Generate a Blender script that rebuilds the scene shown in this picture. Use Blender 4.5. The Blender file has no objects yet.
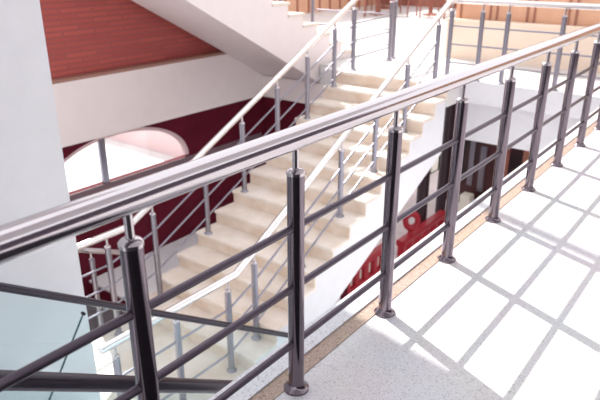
import bpy, bmesh, math, random
from mathutils import Vector, Matrix
random.seed(4)
sc = bpy.context.scene
COL = sc.collection
PI = math.pi

# ------------------------------------------------------------------ materials
def mat(name, color, rough=0.6, metal=0.0, noise=None, bump=0.0, spec=None):
    """noise: (scale, second colour, lo, hi)"""
    m = bpy.data.materials.new(name); m.use_nodes = True
    nt = m.node_tree; b = nt.nodes['Principled BSDF']
    b.inputs['Base Color'].default_value = (*color, 1)
    b.inputs['Roughness'].default_value = rough
    b.inputs['Metallic'].default_value = metal
    if spec is not None: b.inputs['Specular IOR Level'].default_value = spec
    if noise or bump:
        tc = nt.nodes.new('ShaderNodeTexCoord')
        nz = nt.nodes.new('ShaderNodeTexNoise')
        nz.inputs['Scale'].default_value = noise[0] if noise else 40
        nz.inputs['Detail'].default_value = 5
        nt.links.new(tc.outputs['Object'], nz.inputs['Vector'])
        if noise:
            r = nt.nodes.new('ShaderNodeValToRGB')
            r.color_ramp.elements[0].position = noise[2]; r.color_ramp.elements[1].position = noise[3]
            r.color_ramp.elements[0].color = (*noise[1], 1); r.color_ramp.elements[1].color = (*color, 1)
            nt.links.new(nz.outputs['Fac'], r.inputs['Fac'])
            nt.links.new(r.outputs['Color'], b.inputs['Base Color'])
        if bump:
            bp = nt.nodes.new('ShaderNodeBump'); bp.inputs['Strength'].default_value = bump
            bp.inputs['Distance'].default_value = 0.01
            nt.links.new(nz.outputs['Fac'], bp.inputs['Height'])
            nt.links.new(bp.outputs['Normal'], b.inputs['Normal'])
    return m

def terrazzo(name, base, dark, scale=75, light=(0.9, 0.9, 0.92)):
    m = mat(name, base, 0.45)
    nt = m.node_tree; b = nt.nodes['Principled BSDF']
    tc = nt.nodes.new('ShaderNodeTexCoord')
    v = nt.nodes.new('ShaderNodeTexVoronoi'); v.inputs['Scale'].default_value = scale
    nt.links.new(tc.outputs['Object'], v.inputs['Vector'])
    sep = nt.nodes.new('ShaderNodeSeparateColor'); nt.links.new(v.outputs['Color'], sep.inputs['Color'])
    r = nt.nodes.new('ShaderNodeValToRGB'); r.color_ramp.interpolation = 'CONSTANT'
    e = r.color_ramp.elements
    e[0].position = 0; e[0].color = (*dark, 1)
    e[1].position = 0.07; e[1].color = (*[d * 0.35 + c * 0.65 for d, c in zip(dark, base)], 1)
    x = e.new(0.2); x.color = (*base, 1)
    x = e.new(0.86); x.color = (*light, 1)
    nt.links.new(sep.outputs['Red'], r.inputs['Fac'])
    n2 = nt.nodes.new('ShaderNodeTexNoise'); n2.inputs['Scale'].default_value = 3.0
    nt.links.new(tc.outputs['Object'], n2.inputs['Vector'])
    mx = nt.nodes.new('ShaderNodeMix'); mx.data_type = 'RGBA'; mx.blend_type = 'MULTIPLY'
    mx.inputs['Factor'].default_value = 0.16
    nt.links.new(r.outputs['Color'], mx.inputs[6]); nt.links.new(n2.outputs['Color'], mx.inputs[7])
    nt.links.new(mx.outputs[2], b.inputs['Base Color'])
    return m

def brickmat(name, c1, c2, mortar, bw, bh, scale=1.0, axis='XZ', ms=0.012):
    m = mat(name, c1, 0.75)
    nt = m.node_tree; b = nt.nodes['Principled BSDF']
    tc = nt.nodes.new('ShaderNodeTexCoord')
    sp = nt.nodes.new('ShaderNodeSeparateXYZ'); cb = nt.nodes.new('ShaderNodeCombineXYZ')
    nt.links.new(tc.outputs['Object'], sp.inputs['Vector'])
    nt.links.new(sp.outputs[axis[0]], cb.inputs['X']); nt.links.new(sp.outputs[axis[1]], cb.inputs['Y'])
    t = nt.nodes.new('ShaderNodeTexBrick')
    t.inputs['Color1'].default_value = (*c1, 1); t.inputs['Color2'].default_value = (*c2, 1)
    t.inputs['Mortar'].default_value = (*mortar, 1)
    t.inputs['Scale'].default_value = scale
    t.inputs['Brick Width'].default_value = bw; t.inputs['Row Height'].default_value = bh
    t.inputs['Mortar Size'].default_value = ms
    nt.links.new(cb.outputs['Vector'], t.inputs['Vector'])
    nt.links.new(t.outputs['Color'], b.inputs['Base Color'])
    bp = nt.nodes.new('ShaderNodeBump'); bp.inputs['Strength'].default_value = 0.4; bp.inputs['Distance'].default_value = 0.01
    bp.invert = True
    nt.links.new(t.outputs['Fac'], bp.inputs['Height']); nt.links.new(bp.outputs['Normal'], b.inputs['Normal'])
    return m

def glassmat(name, tint, refl=0.12):
    m = bpy.data.materials.new(name); m.use_nodes = True
    nt = m.node_tree; nt.nodes.clear()
    out = nt.nodes.new('ShaderNodeOutputMaterial')
    tr = nt.nodes.new('ShaderNodeBsdfTransparent'); tr.inputs['Color'].default_value = (*tint, 1)
    gl = nt.nodes.new('ShaderNodeBsdfGlossy'); gl.inputs['Roughness'].default_value = 0.02
    lw = nt.nodes.new('ShaderNodeLayerWeight'); lw.inputs['Blend'].default_value = 0.5
    p5 = nt.nodes.new('ShaderNodeMath'); p5.operation = 'POWER'; p5.inputs[1].default_value = 4.5
    ad = nt.nodes.new('ShaderNodeMath'); ad.operation = 'MULTIPLY_ADD'; ad.inputs[1].default_value = .8; ad.inputs[2].default_value = .03
    mx = nt.nodes.new('ShaderNodeMixShader')
    nt.links.new(lw.outputs['Facing'], p5.inputs[0]); nt.links.new(p5.outputs[0], ad.inputs[0])
    nt.links.new(ad.outputs[0], mx.inputs['Fac'])
    nt.links.new(tr.outputs[0], mx.inputs[1]); nt.links.new(gl.outputs[0], mx.inputs[2])
    nt.links.new(mx.outputs[0], out.inputs['Surface'])
    return m

M = {
 'chrome':  mat('polished_steel', (0.56, 0.52, 0.54), 0.14, 1.0),
 'bright':  mat('bright_polished_steel', (0.82, 0.79, 0.79), 0.18, 1.0),
 'gun':     mat('dark_steel', (0.20, 0.165, 0.19), 0.15, 1.0),
 'gunbar':  mat('dark_steel_bar', (0.115, 0.095, 0.12), 0.33, 1.0),
 'gun2':    mat('grey_steel', (0.30, 0.29, 0.34), 0.32, 1.0),
 'black':   mat('black_rail', (0.035, 0.028, 0.04), 0.22, 0.6),
 'white':   mat('white_plaster', (0.80, 0.79, 0.81), 0.8, noise=(6, (0.76, 0.75, 0.77), 0.3, 0.7)),
 'warm':    mat('warm_white_plaster', (0.88, 0.80, 0.79), 0.8, noise=(5, (0.85, 0.77, 0.76), 0.3, 0.7)),
 'terr':    terrazzo('terrazzo', (0.70, 0.69, 0.71), (0.42, 0.40, 0.41), 260, (0.76,0.76,0.78)),
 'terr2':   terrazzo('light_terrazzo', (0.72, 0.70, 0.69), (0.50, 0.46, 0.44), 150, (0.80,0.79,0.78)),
 'strip':   terrazzo('tan_terrazzo', (0.42, 0.30, 0.235), (0.22, 0.14, 0.10), 170, (0.50, 0.39, 0.31)),
 'ledge':   terrazzo('ledge_terrazzo', (0.72, 0.73, 0.77), (0.48, 0.46, 0.48), 190, (0.82,0.83,0.86)),
 'marble':  mat('beige_marble', (0.85, 0.78, 0.71), 0.4, noise=(4, (0.74, 0.63, 0.53), 0.32, 0.62)),
 'riser':   mat('beige_riser', (0.82, 0.71, 0.61), 0.45, noise=(5, (0.70, 0.56, 0.44), 0.3, 0.65)),
 'maroon':  mat('maroon_paint', (0.115, 0.007, 0.020), 0.75, noise=(3, (0.085, 0.005, 0.015), 0.3, 0.7), spec=.15),
 'brick':   brickmat('red_brick', (0.50, 0.105, 0.085), (0.40, 0.08, 0.07), (0.35, 0.085, 0.08), 0.42, 0.062),
 'sill':    mat('dusky_sill', (0.17, 0.11, 0.125), 0.5),
 'brownl':  mat('brown_ledge', (0.34, 0.17, 0.13), 0.6),
 'peach':   mat('peach_panel', (0.90, 0.75, 0.62), 0.6, noise=(2.5, (0.87, 0.70, 0.56), 0.3, 0.7)),
 'wood':    mat('orange_wood', (0.74, 0.43, 0.28), 0.5, noise=(3, (0.64, 0.35, 0.22), 0.3, 0.7)),
 'wooddk':  mat('dark_wood', (0.36, 0.15, 0.10), 0.5),
 'redbr':   mat('red_brown_wall', (0.42, 0.17, 0.12), 0.7, noise=(2, (0.30, 0.10, 0.08), 0.35, 0.65)),
 'red':     mat('red_paint', (0.42, 0.015, 0.03), 0.4),
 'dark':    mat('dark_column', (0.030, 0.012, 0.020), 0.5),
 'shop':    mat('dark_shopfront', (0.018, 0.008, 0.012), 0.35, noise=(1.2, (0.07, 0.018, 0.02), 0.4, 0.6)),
 'pink':    brickmat('pinkish_tiles', (0.80, 0.70, 0.70), (0.74, 0.64, 0.64), (0.58, 0.48, 0.49), 0.6, 0.6, 1.0, 'XY'),
 'cream':   mat('cream', (0.82, 0.80, 0.70), 0.6),
 'blue':    mat('blue_seat', (0.10, 0.14, 0.35), 0.6),
 'cwood':   mat('chair_wood', (0.30, 0.10, 0.07), 0.5),
 'pave':    mat('pale_paving', (0.78, 0.77, 0.76), 0.8, noise=(1, (0.70, 0.69, 0.68), 0.3, 0.7)),
 'outpink': mat('pale_pink_render', (0.70, 0.52, 0.52), 0.8),
 'mat':     mat('dark_reflection_patch', (0.015, 0.012, 0.018), 0.8),  # for the added dark floor patch that the posts reflect
 'rear':    mat('dark_plum_wall', (0.07, 0.05, 0.075), 0.6),
 'glass':   glassmat('clear_glass', (0.92, 0.965, 0.97)),
 'pane':    glassmat('window_glass', (0.97, 0.98, 0.98)),
 'teal':    mat('glass_edge', (0.03, 0.10, 0.11), 0.2),
}

# ------------------------------------------------------------------ mesh helpers
def bx(bm, x0, x1, y0, y1, z0, z1):
    vs = [bm.verts.new(p) for p in [(x0,y0,z0),(x1,y0,z0),(x1,y1,z0),(x0,y1,z0),(x0,y0,z1),(x1,y0,z1),(x1,y1,z1),(x0,y1,z1)]]
    for f in [(0,3,2,1),(4,5,6,7),(0,1,5,4),(1,2,6,5),(2,3,7,6),(3,0,4,7)]:
        bm.faces.new([vs[i] for i in f])

def prism(bm, pts, a0, a1, axis='Y'):
    """pts: (x,z) polygon extruded along Y (axis 'Y'), or (x,y) extruded along Z."""
    def P(p, a): return (p[0], a, p[1]) if axis == 'Y' else (p[0], p[1], a)
    A = [bm.verts.new(P(p, a0)) for p in pts]; B = [bm.verts.new(P(p, a1)) for p in pts]
    bm.faces.new(A); bm.faces.new(B[::-1])
    n = len(pts)
    for i in range(n): bm.faces.new([A[i], B[i], B[(i+1) % n], A[(i+1) % n]])

def tube(bm, pts, r, n=16):
    """mitred sweep along a polyline"""
    pts = [Vector(p) for p in pts]; rings = []
    for i, p in enumerate(pts):
        d0 = (p - pts[i-1]).normalized() if i else None
        d1 = (pts[i+1] - p).normalized() if i < len(pts)-1 else None
        t = (d0 + d1).normalized() if d0 and d1 else (d0 or d1)
        ref = Vector((0,0,1)) if abs(t.z) < 0.95 else Vector((0,1,0))
        s = t.cross(ref).normalized(); u = s.cross(t).normalized()
        k = 1.0 / max(0.5, t.dot(d1 or d0))
        ring = []
        for j in range(n):
            a = 2*PI*j/n
            o = s*math.cos(a)*r + u*math.sin(a)*r
            if d0 and d1:
                bend = (d1 - d0)
                if bend.length > 1e-5:
                    bd = bend.normalized(); o = o + bd*(o.dot(bd))*(k-1)
            ring.append(bm.verts.new(p + o))
        rings.append(ring)
    for a, b in zip(rings, rings[1:]):
        for j in range(n):
            f = bm.faces.new([a[j], a[(j+1)%n], b[(j+1)%n], b[j]]); f.smooth = True
    bm.faces.new(rings[0][::-1]); bm.faces.new(rings[-1])

def lathe(bm, prof, n=24, c=(0,0)):
    rings = []
    for r, z in prof:
        rings.append([bm.verts.new((c[0]+r*math.cos(2*PI*j/n), c[1]+r*math.sin(2*PI*j/n), z)) for j in range(n)])
    for a, b in zip(rings, rings[1:]):
        for j in range(n):
            f = bm.faces.new([a[j], a[(j+1)%n], b[(j+1)%n], b[j]]); f.smooth = True
    bm.faces.new(rings[0][::-1]); bm.faces.new(rings[-1])

def obj(name, bm, m, parent=None, loc=None, sharp=True):
    bmesh.ops.recalc_face_normals(bm, faces=bm.faces)
    me = bpy.data.meshes.new(name); bm.to_mesh(me); bm.free()
    me.materials.append(m)
    if sharp:
        try: me.set_sharp_from_angle(angle=math.radians(40))
        except Exception: pass
    o = bpy.data.objects.new(name, me); COL.objects.link(o)
    if parent: o.parent = parent
    if loc: o.location = loc
    return o

def mk(fn, *a, **k):
    bm = bmesh.new(); fn(bm, *a, **k); return bm

def tag(o, label, cat, group=None):
    o['label'] = label; o['category'] = cat
    if group: o['group'] = group
    return o

def thing(name, label, cat, loc=(0,0,0), rz=0, group=None):
    o = bpy.data.objects.new(name, None); COL.objects.link(o)
    o.location = loc; o.rotation_euler = (0,0,rz); o.empty_display_size = 0.1
    return tag(o, label, cat, group)

def struct(name, bm, m, label=None):
    o = obj(name, bm, m); o['kind'] = 'structure'
    if label: o['label'] = label
    return o

def copy_tree(o, parent=None):
    c = o.copy(); COL.objects.link(c)
    if parent: c.parent = parent
    for ch in list(o.children): copy_tree(ch, c)
    return c

# ------------------------------------------------------------------ dimensions (metres; X along the walkway, Y across the stairwell)
RV = 1.13                        # the foreground railing's line
SU0, RUN, RISE, NS, ZL = 3.36, 0.304, 0.158, 13, -2.054
SV0, SV1 = 3.10, 4.74
UV0, UV1 = 5.25, 6.33
LOW = -4.1

# ------------------------------------------------------------------ setting
struct('floor', mk(bx, -4, 9.0, -3.4, 1.155, -0.3, 0), M['terr'], 'speckled terrazzo walkway floor')
struct('trim_1', mk(bx, -4, 7.5, 1.155, 1.222, -0.3, 0.004), M['strip'], 'tan terrazzo strip along the walkway edge')
struct('trim_2', mk(bx, -4, 7.5, 1.222, 1.335, -0.3, 0.012), M['ledge'], 'pale terrazzo ledge at the edge of the stairwell')
struct('trim_3', mk(bx, -4, 7.5, 1.17, 1.31, -0.95, -0.3), M['white'])
bm = bmesh.new()
bx(bm, 7.5, 9.0, 1.155, SV0, -0.28, 0); bx(bm, SU0+12*RUN+.021, 9.0, SV0, 5.0, -0.28, 0); bx(bm, 8.23, 9.0, 5.0, 6.4, -0.28, 0); bx(bm, 7.3, 8.23, 5.0, UV0-.02, -0.28, 0)
bx(bm, 9.0, 18.0, 4.1, 10.5, -0.28, 0); bx(bm, 8.23, 9.0, 6.4, 10.5, -0.28, 0)
struct('floor_landing', bm, M['terr2'], 'pale sunlit landing floor')
struct('trim_13', mk(bx, 7.44, 7.499, 1.34, SV0-.02, -0.28, -0.002), M['white'])
struct('trim_4', mk(bx, 7.62, 7.9, 1.155, SV0, -0.82, -0.28), M['white'], 'white beam under the landing edge')
bm = bmesh.new()
bx(bm, 1.9, SU0, SV0, 4.85, ZL-0.25, ZL)
struct('floor_mid', bm, M['marble'], 'beige half-landing at the foot of the stairs')
struct('floor_side', mk(bx, 3.80, 7.29, SV1+0.02, 6.34, LOW, -2.40), M['white'], 'white floor beside the stairs')
struct('trim_5', mk(bx, 3.78, 3.80, SV1+0.02, 6.34, LOW, -2.43), M['maroon'])
struct('floor_lower', mk(bx, -4, 17, 1.0, 10.5, LOW-0.2, LOW), M['pink'], 'pinkish tiled floor of the storey below')
struct('floor_reflection_patch', mk(bx, -4, 1.42, -3.4, .93, 0.0, .006), M['mat'], 'unseen dark patch added to the walkway floor for post reflections')  # below the view, added to darken the posts' reflections
# left pier
struct('wall_left', mk(bx, -4, 1.872, 3.2, 6.34, LOW, 4.48), M['white'], 'tall white wall left of the stairs')
prism_pts = [(-1.0, 0.62), (1.868, -0.93), (1.868, -1.9), (-1.0, -0.3)]
struct('trim_6', mk(prism, prism_pts, 3.185, 3.2), M['white'])
# unseen roof slab, added and shaped to shade the near walkway
struct('ceiling_shade_slab', mk(prism, [(-4, 2.6), (3.252, 2.6), (4.395, 8.6), (-4, 8.6)], 4.5, 4.75, 'Z'), M['white'])
struct('ceiling_dimmer', mk(bx, -4, 9.2, -3.6, 0.6, 4.5, 4.75), M['white'])  # out of view, added to dim sky light near the camera
# back wall: brick above, white band, maroon wall with an arched opening
struct('wall_back', mk(bx, 3.70, 7.8, 6.45, 6.7, 0.14, 1.75), M['brick'], 'red brick wall above the white band')
struct('trim_7', mk(bx, 3.70, 7.8, 6.34, 6.7, -0.60, 0.14), M['warm'], 'white band along the foot of the brick wall')
struct('trim_8', mk(bx, 3.70, 7.8, 6.34, 6.45, 0.14, 0.175), M['brownl'])
struct('trim_9', mk(bx, 7.3, 7.6, 4.75, 6.335, -0.62, -0.285), M['warm'], 'white beam below the upper flight')
WC, WH, WB, WT = 4.53, 1.15, -1.2, 0.6
bm = bmesh.new()
N = 28
arc = [(WC + WH*math.cos(PI*i/N), WB + 0.02 + WT*math.sin(PI*i/N)) for i in range(N+1)]   # right to left
outer_l, outer_r, top = 1.9, 7.3, -0.56
prism(bm, [(outer_l, LOW), (outer_r, LOW), (outer_r, WB), (outer_l, WB)], 6.36, 6.45)
for i in range(N):
    (xa, za), (xb, zb) = arc[i], arc[i+1]
    prism(bm, [(xa, za), (xa, top), (xb, top), (xb, zb)], 6.36, 6.45)
prism(bm, [(WC+WH, WB), (outer_r, WB), (outer_r, top), (WC+WH, top)], 6.36, 6.45)
prism(bm, [(outer_l, WB), (WC-WH, WB), (WC-WH, top), (outer_l, top)], 6.36, 6.45)
struct('wall_back_lower', bm, M['maroon'], 'maroon wall with an arched window')
struct('wall_cross', mk(bx, 7.3, 7.5, 4.75, 6.45, LOW, -0.62), M['maroon'])
# arched window
def arch_ring(bm, w0, h0, w1, h1, y0, y1):
    for i in range(N):
        a, b = PI*i/N, PI*(i+1)/N
        prism(bm, [(WC+w0*math.cos(a), WB+.02+h0*math.sin(a)), (WC+w1*math.cos(a), WB+.02+h1*math.sin(a)),
                   (WC+w1*math.cos(b), WB+.02+h1*math.sin(b)), (WC+w0*math.cos(b), WB+.02+h0*math.sin(b))], y0, y1)
w = struct('window_1', mk(arch_ring, WH-.05, WT-.05, WH, WT, 6.375, 6.44), M['outpink'], 'low arched window in the maroon wall')
bm = bmesh.new(); prism(bm, arc, 6.41, 6.42); obj('window_pane', bm, M['pane'], w)
bm = bmesh.new(); bx(bm, 4.22, 4.31, 6.365, 6.405, WB, WB+WT-.03); obj('mullion', bm, M['gun2'], w)
bm = bmesh.new(); bx(bm, WC-WH-.3, 7.25, 6.345, 6.36, WB-.17, WB-.002); obj('window_sill', bm, M['sill'], w)
# outside
struct('floor_outside', mk(bx, -6, 40, 6.72, 45, LOW-.2, LOW), M['pave'], 'pale sunlit paving outside')
struct('wall_outside', mk(bx, 11.4, 12, 7.3, 40, LOW, -3.0), M['outpink'])
# far walls
w = struct('wall_end', mk(bx, 9.0, 9.25, -3.4, 4.08, 0.0, 0.545), M['peach'], 'low peach-coloured wall beyond the landing')
bm = bmesh.new(); bx(bm, 9.12, 9.25, -3.4, 4.0, 0.545, 1.75); o = obj('wood_cladding', bm, M['wood'], w); o['label'] = 'orange wood boarding'
for v in (3.92, 3.46, 3.36, 2.92, 2.82, 2.36, 2.26, 1.84, 1.74, 1.28, 1.18, 0.7):
    bm = bmesh.new(); bx(bm, 9.095, 9.12, v-.012, v+.012, 0.545, 1.75); obj('batten', bm, M['wooddk'], w)
struct('trim_10', mk(bx, 8.985, 9.1, -3.4, 4.09, 0.545, 0.585), M['peach'])
w = struct('wall_far', mk(bx, 17.6, 17.8, 4.1, 10.5, 0, 2.2), M['redbr'], 'red-brown wall at the far end of the café')
w2 = struct('wall_side', mk(bx, 7.9, 17.6, 10.3, 10.5, 0, 2.2), M['wood'], 'orange wood wall behind the upper flight')
for i in range(18):
    u = 8.3 + i*0.5
    bm = bmesh.new(); bx(bm, u-.03, u+.03, 10.27, 10.3, 0, 2.2); obj('batten', bm, M['wooddk'], w2)
for i in range(11):
    v = 4.5 + i*0.55
    bm = bmesh.new(); bx(bm, 17.55, 17.6, v-.05, v+.05, 0, 2.2); obj('batten', bm, M['wooddk'], w)
# unseen wall behind the camera, added for dark reflections in the steel
struct('wall_rear', mk(bx, -4, 9.0, -3.6, -3.4, 0, 3.2), M['rear'])
# unseen slim post, added to cast a long shadow across the walkway
struct('shadow_post', mk(lathe, [(.055, 1.75), (.055, 6.6)], 16, (5.766, 6.575)), M['white'])
# storey below: shopfront
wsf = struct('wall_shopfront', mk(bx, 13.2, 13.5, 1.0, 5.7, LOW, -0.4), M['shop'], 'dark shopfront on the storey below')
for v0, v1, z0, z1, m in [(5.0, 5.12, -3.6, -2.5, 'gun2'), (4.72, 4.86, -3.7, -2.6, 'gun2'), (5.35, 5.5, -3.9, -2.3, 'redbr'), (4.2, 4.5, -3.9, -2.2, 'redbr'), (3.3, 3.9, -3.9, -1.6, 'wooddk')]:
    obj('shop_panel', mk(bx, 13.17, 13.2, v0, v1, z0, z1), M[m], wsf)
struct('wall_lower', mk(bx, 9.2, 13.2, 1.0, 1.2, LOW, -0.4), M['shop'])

# ------------------------------------------------------------------ staircases
def lower_flight():
    t = thing('staircase', 'beige staircase rising from the half-landing to the sunlit landing', 'stairs', (SU0, SV0, ZL))
    L = lambda u, z: (u, z)
    for i in range(1, NS+1):
        u = (i-1)*RUN; z = i*RISE
        if i < NS:
            bm = mk(bx, u-.022, u+RUN+.012, -.012, SV1-SV0+.012, z-.035, z)
            bmesh.ops.bevel(bm, geom=bm.edges[:], offset=.006, segments=2, affect='EDGES')
            obj('tread', bm, M['marble'], t)
        else:
            obj('tread', mk(bx, u-.022, u+.02, -.012, SV1-SV0+.012, z-.035, z+.003), M['marble'], t)
        obj('riser', mk(bx, u, u+.02, -.004, SV1-SV0+.004, z-RISE, z-.035), M['riser'], t)
    pts = [(0.02, 0)]
    for i in range(1, NS+1):
        u = (i-1)*RUN + .02; z = i*RISE - .035
        pts.append((u, z)); pts.append((u + (RUN if i < NS else 0.0), z))
    pts = pts[:-1]
    ue = 12*RUN + .02
    pts += [(ue, 12*RISE - .72), (0.95, -0.06), (0.6, -0.25), (0.02, -0.25)]
    obj('stringer', mk(prism, pts, 0.01, SV1-SV0-.01), M['white'], t)['label'] = 'white sloping side of the stairs'
    return t
lower_flight()

def upper_flight():
    t = thing('staircase', 'white staircase climbing to the upper left from the landing', 'stairs', (8.22, UV0, 0))
    run, rise = 0.325, 0.158
    zo = -.043
    n = 14
    for i in range(1, n+1):
        u = -(i-1)*run; z = i*rise + zo
        bm = mk(bx, u-run-.012, u+.025, -.015, UV1-UV0, z-.035, z)
        bmesh.ops.bevel(bm, geom=bm.edges[:], offset=.006, segments=2, affect='EDGES')
        obj('tread', bm, M['marble'], t)
        obj('riser', mk(bx, u-.02, u, .004, UV1-UV0-.004, max(0, z-rise), z-.035), M['riser'], t)
    pts = [(-.02, 0)]
    for i in range(1, n+1):
        u = -(i-1)*run-.02; z = i*rise-.035+zo
        pts.append((u, z)); pts.append((u-run, z))
    ub, zb = pts[-1]
    def low(u): return 0.53 - 0.515*((u+8.22)-5.75)
    pts += [(ub, low(ub)), (-0.72, low(-0.72)), (-.02, -.28)]
    pts = [(p[0], max(p[1], -2)) for p in pts]
    obj('stringer', mk(prism, pts, 0.0, UV1-UV0-.01), M['warm'], t)['label'] = 'broad white sloping side and underside'
    return t
upper_flight()

# ------------------------------------------------------------------ railings
HR = 0.037
def make_post(parent, p, h=0.85, r=0.029, m='gun', top=None, stem=True, cap_m='chrome', nseg=24):
    """p = foot; top = height of handrail centre above the foot"""
    o = obj('post', mk(lathe, [(r, 0.012), (r, h)], nseg), M[m], parent, p)
    obj('base_flange', mk(lathe, [(r*1.62, 0), (r*1.62, .008), (r*1.45, .013), (r*1.12, .02), (r*1.02, .028)], nseg), M['gun' if m == 'gun' else 'gun2'], o)
    obj('cap', mk(lathe, [(r*1.06, h-.006), (r*1.08, h+.004), (r*.85, h+.012), (r*.4, h+.016)], nseg), M[cap_m], o)
    if stem:
        obj('stem', mk(lathe, [(.0115, h+.012), (.0115, top-HR*.8), ], 14), M[cap_m], o)
    return o

# foreground railing
g = thing('guard_railing', 'long guard railing along the foreground walkway edge with dark posts', 'railing', (0, RV, 0))
obj('handrail', mk(tube, [(-3.5, 0, .965), (7.44, 0, .965)], HR, 32), M['chrome'], g)['label'] = 'polished steel handrail'
PU = [1.45 + .648*(k) for k in range(-7, 10)]
posts = []
proto = None
for u in PU:
    if proto is None:
        proto = make_post(g, (u, 0, 0), top=.965); posts.append(proto)
    else:
        c = copy_tree(proto, g); c.location = (u, 0, 0); posts.append(c)
for a, b in zip(PU, PU[1:]):
    for z in (.66, .435, .207):
        obj('crossbar', mk(tube, [(a+.024, 0, z), (b-.024, 0, z)], .0125, 14), M['gunbar'], g)

def rail_system(name, label, pts, posts_uv, zfun, hz, barh=(.66, .435, .207), bar_spans=None, m='gun2', h=.85, hr=.033, bars=True, origin=None, gap=.0):
    """pts: handrail polyline; posts_uv: list of (x, y, zfoot); bars join consecutive posts"""
    o0 = Vector(origin or posts_uv[0])
    t = thing(name, label, 'railing', o0)
    R = lambda p: tuple(Vector(p)-o0)
    obj('handrail', mk(tube, [R(p) for p in pts], hr, 20), M['bright'], t)['label'] = 'polished steel handrail'
    for (x, y, z, zh) in [(*p, zfun(p)) for p in posts_uv]:
        hh = zh - z - .115
        make_post(t, R((x, y, z)), h=hh, top=zh - z, m=m, nseg=16)
    if bars:
        for a, b in zip(posts_uv, posts_uv[1:]):
            za, zb = zfun(a), zfun(b)
            A, B = Vector((a[0], a[1], za)), Vector((b[0], b[1], zb))
            d = (B-A).normalized()
            for hgt in barh:
                off = Vector((0, 0, hgt-.965))
                obj('crossbar', mk(tube, [R(A+off+d*.026), R(B+off-d*.026)], .0105, 10), M[m], t)
    return t

def tread_z(u):
    i = math.floor((u - SU0 + .022)/RUN) + 1
    return ZL if i < 1 else (0 if i >= NS else ZL + i*RISE)
def stair_hand(p):
    u = p[0]
    zz = 0.955 - .519*(7.33-u)
    return max(-1.10, min(.955, zz))
# right-hand (near) stair rail, going round on to the landing edge
ub = 7.33 - (0.955+1.10)/.519
RP = 3.30
def left_hand(p): return max(-.96, min(.955, .955 - .478*(7.26-p[0])))
ul = 7.26 - (.955+.96)/.478
rail_system('stair_railing', 'stair railing on the near right side of the beige staircase', 
    [(1.98, RP, -1.10), (ub, RP, -1.10), (7.33, RP, .955), (7.455, RP, .955)],
    [(2.10, RP, ZL), (2.68, RP, ZL), (3.27, RP, ZL), (3.62, RP, tread_z(3.62)), (4.32, RP, tread_z(4.32)), (5.0, RP, tread_z(5.0)), (5.67, RP, tread_z(5.67)), (6.33, RP, tread_z(6.33)), (7.06, RP, 0)],
    stair_hand, None)
LP = 4.60
rail_system('stair_railing', 'stair railing on the far left side of the beige staircase, against the maroon wall',
    [(2.2, LP, -.96), (ul, LP, -.96), (7.26, LP, .955), (8.26, LP, .955)],
    [(u, LP, tread_z(u)) for u in (2.45, 3.0, 3.56, 4.3, 4.92, 5.55, 6.15, 6.74, 7.2, 8.2)],
    left_hand, None)
flat = lambda p: .955
rail_system('guard_railing', 'guard railing along the landing edge in front of the peach wall',
    [(7.5, 3.42, .955), (7.5, 1.10, .955)],
    [(7.5, 3.34, 0), (7.5, 2.94, 0), (7.5, 2.62, 0), (7.5, 1.98, 0), (7.5, 1.22, 0)], flat, None)
rail_system('guard_railing', 'guard railing at the back of the landing, beside the foot of the upper flight',
    [(8.42, 4.62, .955), (8.42, 6.3, .955)],
    [(8.42, 4.66, 0), (8.42, 5.4, 0), (8.42, 6.2, 0)], flat, None)
# far handrail of upper flight
up = lambda p: .93 + .486*(8.15-p[0])
rail_system('stair_railing', 'handrail on the far side of the white upper flight',
    [(3.9, 6.25, up((3.9,))), (8.15, 6.25, .93)],
    [(u, 6.25, .158*(math.floor((8.22-u)/.325)+1)-.043) for u in (4.4, 5.05, 5.7, 6.35, 7.0, 7.65)], up, None)
# short descending rail by the hole beside the half-landing
# ----
t = thing('stair_railing', 'short descending rail beside the tall white wall, behind the far stair railing', 'railing', (2.55, 4.82, ZL-.86))
obj('handrail', mk(tube, [(-.4, 0, 2.12), (.72, 0, 1.60)], .028, 16), M['chrome'], t)
obj('post', mk(lathe, [(.026, -1.14), (.026, 1.66)], 14, (.4, 0)), M['gun2'], t)
obj('stem', mk(lathe, [(.011, 1.66), (.011, 1.75)], 10, (.4, 0)), M['chrome'], t)

# ------------------------------------------------------------------ glass-sided flight beside the walkway
SL = -.672
def glass_side(label, v, z1, r, u0, u1, joints):
    t = thing('glass_balustrade', label, 'balustrade', (0, v, 0))
    Z = lambda u: z1 + SL*(u-1.0)
    obj('top_rail', mk(tube, [(u0, 0, Z(u0)), (u1, 0, Z(u1))], r, 20), M['black'], t)
    # glass panels split at joints (cut square to the slope)
    d = Vector((1, 0, SL)).normalized(); nrm = Vector((SL, 0, -1)).normalized()   # points down, back
    js = [u0] + joints + [u1]
    for a, b in zip(js, js[1:]):
        A = Vector((a, 0, Z(a))) + d*.004; B = Vector((b, 0, Z(b))) - d*.004
        q = [A + nrm*.01, B + nrm*.01, B + nrm*.78, A + nrm*.78]
        obj('glass_panel', mk(prism, [(p.x, p.z) for p in q], -.006, .006), M['glass'], t)
    for a in joints:
        A = Vector((a, 0, Z(a)))
        q = [A + nrm*.07 - d*.002, A + nrm*.07 + d*.002, A + nrm*.78 + d*.002, A + nrm*.78 - d*.002]
        obj('joint', mk(prism, [(p.x, p.z) for p in q], -.0065, .0065), M['teal'], t)
        k = A + nrm*.075
        obj('clip', mk(lathe, [(.010, -.012), (.010, .012)], 12), M['black'], t, (k.x, 0, k.z)).rotation_euler = (PI/2, 0, 0)
    return t
glass_side('far glass balustrade with slim dark rail, in front of the white wall', 2.93, .055, .024, -1.6, 5.2, [.25, 1.73])
glass_side('near glass balustrade with thick dark rail, just beyond the walkway', 1.68, .04, .032, -1.6, 5.2, [-.75, 4.6])
Zs = lambda u: .05 + SL*(u-1.0) - .98
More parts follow.
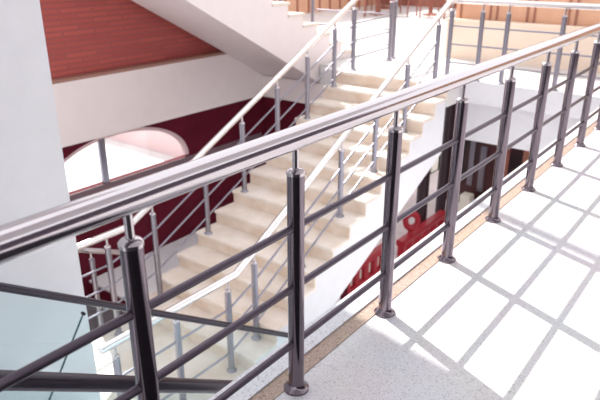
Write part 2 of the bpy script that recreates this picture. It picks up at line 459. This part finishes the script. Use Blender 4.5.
struct('trim_12', mk(prism, [(-1.6, Zs(-1.6)), (5.7, Zs(5.7)), (5.4, Zs(5.7)-.02), (-1.6, Zs(-1.6)-.3)], 1.62, 3.0), M['white'])

# ------------------------------------------------------------------ storey below: red barrier, ring ornament, columns, display cubes
def place_low(x, y, z): return (x, y, z)
t = thing('barrier', 'red painted low barrier with open slots on the storey below', 'barrier', (7.62, 4.9, LOW))
Lb = 1.62
bm = bmesh.new(); bx(bm, 0, Lb, -.06, .06, .53, .65); obj('top_rail', bm, M['red'], t)
bm = bmesh.new(); bx(bm, 0, Lb, -.05, .05, .08, .24); obj('bottom_rail', bm, M['red'], t)
obj('panel', mk(bx, .02, Lb-.02, .035, .05, .2, .56), M['cream'], t)['label'] = 'white backing panel'
for i in range(6):
    u = .0 + i*.3
    obj('picket', mk(bx, u, u+.12, -.04, .03, 0, .54), M['red'], t)
def torus(bm, R, r, n=28, k=12, sx=1.0, sz=1.0):
    rings = []
    for i in range(n):
        a = 2*PI*i/n
        rings.append([bm.verts.new((sx*(R+r*math.cos(2*PI*j/k))*math.cos(a), r*math.sin(2*PI*j/k), sz*(R+r*math.cos(2*PI*j/k))*math.sin(a))) for j in range(k)])
    for i in range(n):
        for j in range(k):
            f = bm.faces.new([rings[i][j], rings[i][(j+1)%k], rings[(i+1)%n][(j+1)%k], rings[(i+1)%n][j]]); f.smooth = True
t = thing('ring_ornament', 'red ornament with a ring on a long base, behind the red barrier below', 'ornament', (9.45, 4.85, LOW))
obj('ring', mk(torus, .12, .055, sz=1.25), M['red'], t, (.42, 0, .80)).rotation_euler = (0, 0, -.9)
obj('stand', mk(lathe, [(.07, .50), (.055, .58), (.08, .62)], 18, (.42, 0)), M['red'], t)
bm = mk(bx, 0, 1.9, -.09, .09, .40, .52); bmesh.ops.bevel(bm, geom=bm.edges[:], offset=.015, segments=2, affect='EDGES'); obj('top_rail', bm, M['red'], t)
for u in (.03, .38, .72, 1.08, 1.44, 1.78):
    obj('leg', mk(bx, u, u+.12, -.06, .06, 0, .42), M['red'], t)
for (u, v, r, lab) in [(10.9, 5.15, .12, 'dark column on the storey below, left of two'), (11.75, 5.1, .11, 'dark column on the storey below, right of two')]:
    c = obj('column', mk(lathe, [(r*1.1, 0), (r*1.1, .1), (r, .14), (r, 3.6)], 18), M['dark'], None, (u, v, LOW)); tag(c, lab, 'column')
for (u, v, w_, h_, lab) in [(14.9, 6.95, .42, .8, 'pale display cube seen between the two dark columns'), (12.85, 4.95, .26, .4, 'small pale display cube in front of the dark shopfront')]:
    bm = mk(bx, -w_/2, w_/2, -w_/2, w_/2, 0, h_); bmesh.ops.bevel(bm, geom=bm.edges[:], offset=.02, segments=2, affect='EDGES')
    tag(obj('display_cube', bm, M['cream'], None, (u, v, LOW)), lab, 'display stand')

# ------------------------------------------------------------------ café beyond the landing
def make_chair(loc, rz, label, m='cwood'):
    t = thing('cafe_chair', label, 'chair', loc, rz, 'café chairs beyond the landing')
    bm = mk(bx, -.21, .21, -.21, .21, .43, .47); bmesh.ops.bevel(bm, geom=bm.edges[:], offset=.012, segments=2, affect='EDGES')
    obj('seat', bm, M[m], t)
    bm = mk(bx, -.2, .2, .19, .22, .62, .88); bmesh.ops.bevel(bm, geom=bm.edges[:], offset=.01, segments=2, affect='EDGES')
    obj('backrest', bm, M[m], t)
    for sx in (-1, 1):
        obj('leg', mk(tube, [(sx*.19, -.19, 0), (sx*.185, -.185, .43)], .02, 8), M['cwood'], t)
        obj('leg', mk(tube, [(sx*.19, .23, 0), (sx*.185, .2, .45), (sx*.185, .205, .86)], .02, 8), M['cwood'], t)
    return t
def make_table(loc, label):
    t = thing('cafe_table', label, 'table', loc, 0, 'café tables beyond the landing')
    obj('table_top', mk(lathe, [(.36, .71), (.38, .72), (.38, .74), (.37, .75)], 24), M['cream'], t)
    obj('pedestal', mk(lathe, [(.04, .02), (.03, .1), (.03, .71)], 12), M['cwood'], t)
    obj('base', mk(lathe, [(.24, 0), (.24, .02), (.06, .05)], 20), M['cwood'], t)
    return t
spots = [(14.6, 8.6, 0), (15.3, 7.4, 1), (15.2, 6.3, 2), (16.3, 9.4, 3), (16.2, 5.5, 4)]
names = ['pale round café table behind the landing post', 'pale round café table in the middle', 'pale round café table by the stair rail',
         'pale round café table in the far corner', 'pale round café table near the peach wall']
for (u, v, k), nm in zip(spots, names):
    make_table((u, v, 0), nm)
    for s, side in ((-1, 'near side'), (1, 'far side')):
        blue = (k == 0 and s == -1)
        make_chair((u + s*.62, v + .05*k, 0), (-PI/2)*s + .12*(k-2), ('blue' if blue else 'brown') + ' café chair on the ' + side + ' of the ' + nm.replace('pale round café table', 'table').replace(', ', ' '), 'blue' if blue else 'cwood')

# ------------------------------------------------------------------ light, world, camera
sun = bpy.data.lights.new('sun', 'SUN'); sun.energy = 6.0; sun.angle = math.radians(0.6); sun.color = (1, .955, .90)
so = bpy.data.objects.new('sun', sun); COL.objects.link(so)
tow = Vector((.384*1.06, .923*1.06, 1.0))
so.rotation_euler = tow.to_track_quat('Z', 'Y').to_euler(); so.location = tow*10
wd = bpy.data.worlds.new('World'); sc.world = wd; wd.use_nodes = True
bg = wd.node_tree.nodes['Background']; bg.inputs['Color'].default_value = (.96, .96, 1.0, 1); bg.inputs['Strength'].default_value = 1.3

cam = bpy.data.cameras.new('camera'); cam.sensor_width = 36; cam.lens = 36*609/600; cam.clip_start = .05
co = bpy.data.objects.new('camera', cam); COL.objects.link(co); sc.camera = co
co.location = (0, 0, 1.5); co.rotation_euler = (math.radians(90-22.05), 0, -math.radians(52.5))
cam.dof.use_dof = True; cam.dof.focus_distance = 2.25; cam.dof.aperture_fstop = 4.0
sc.view_settings.view_transform = 'Standard'; sc.view_settings.look = 'None'
sc.view_settings.gamma = 1; sc.view_settings.use_curve_mapping = False
sc.view_settings.exposure = 0.4
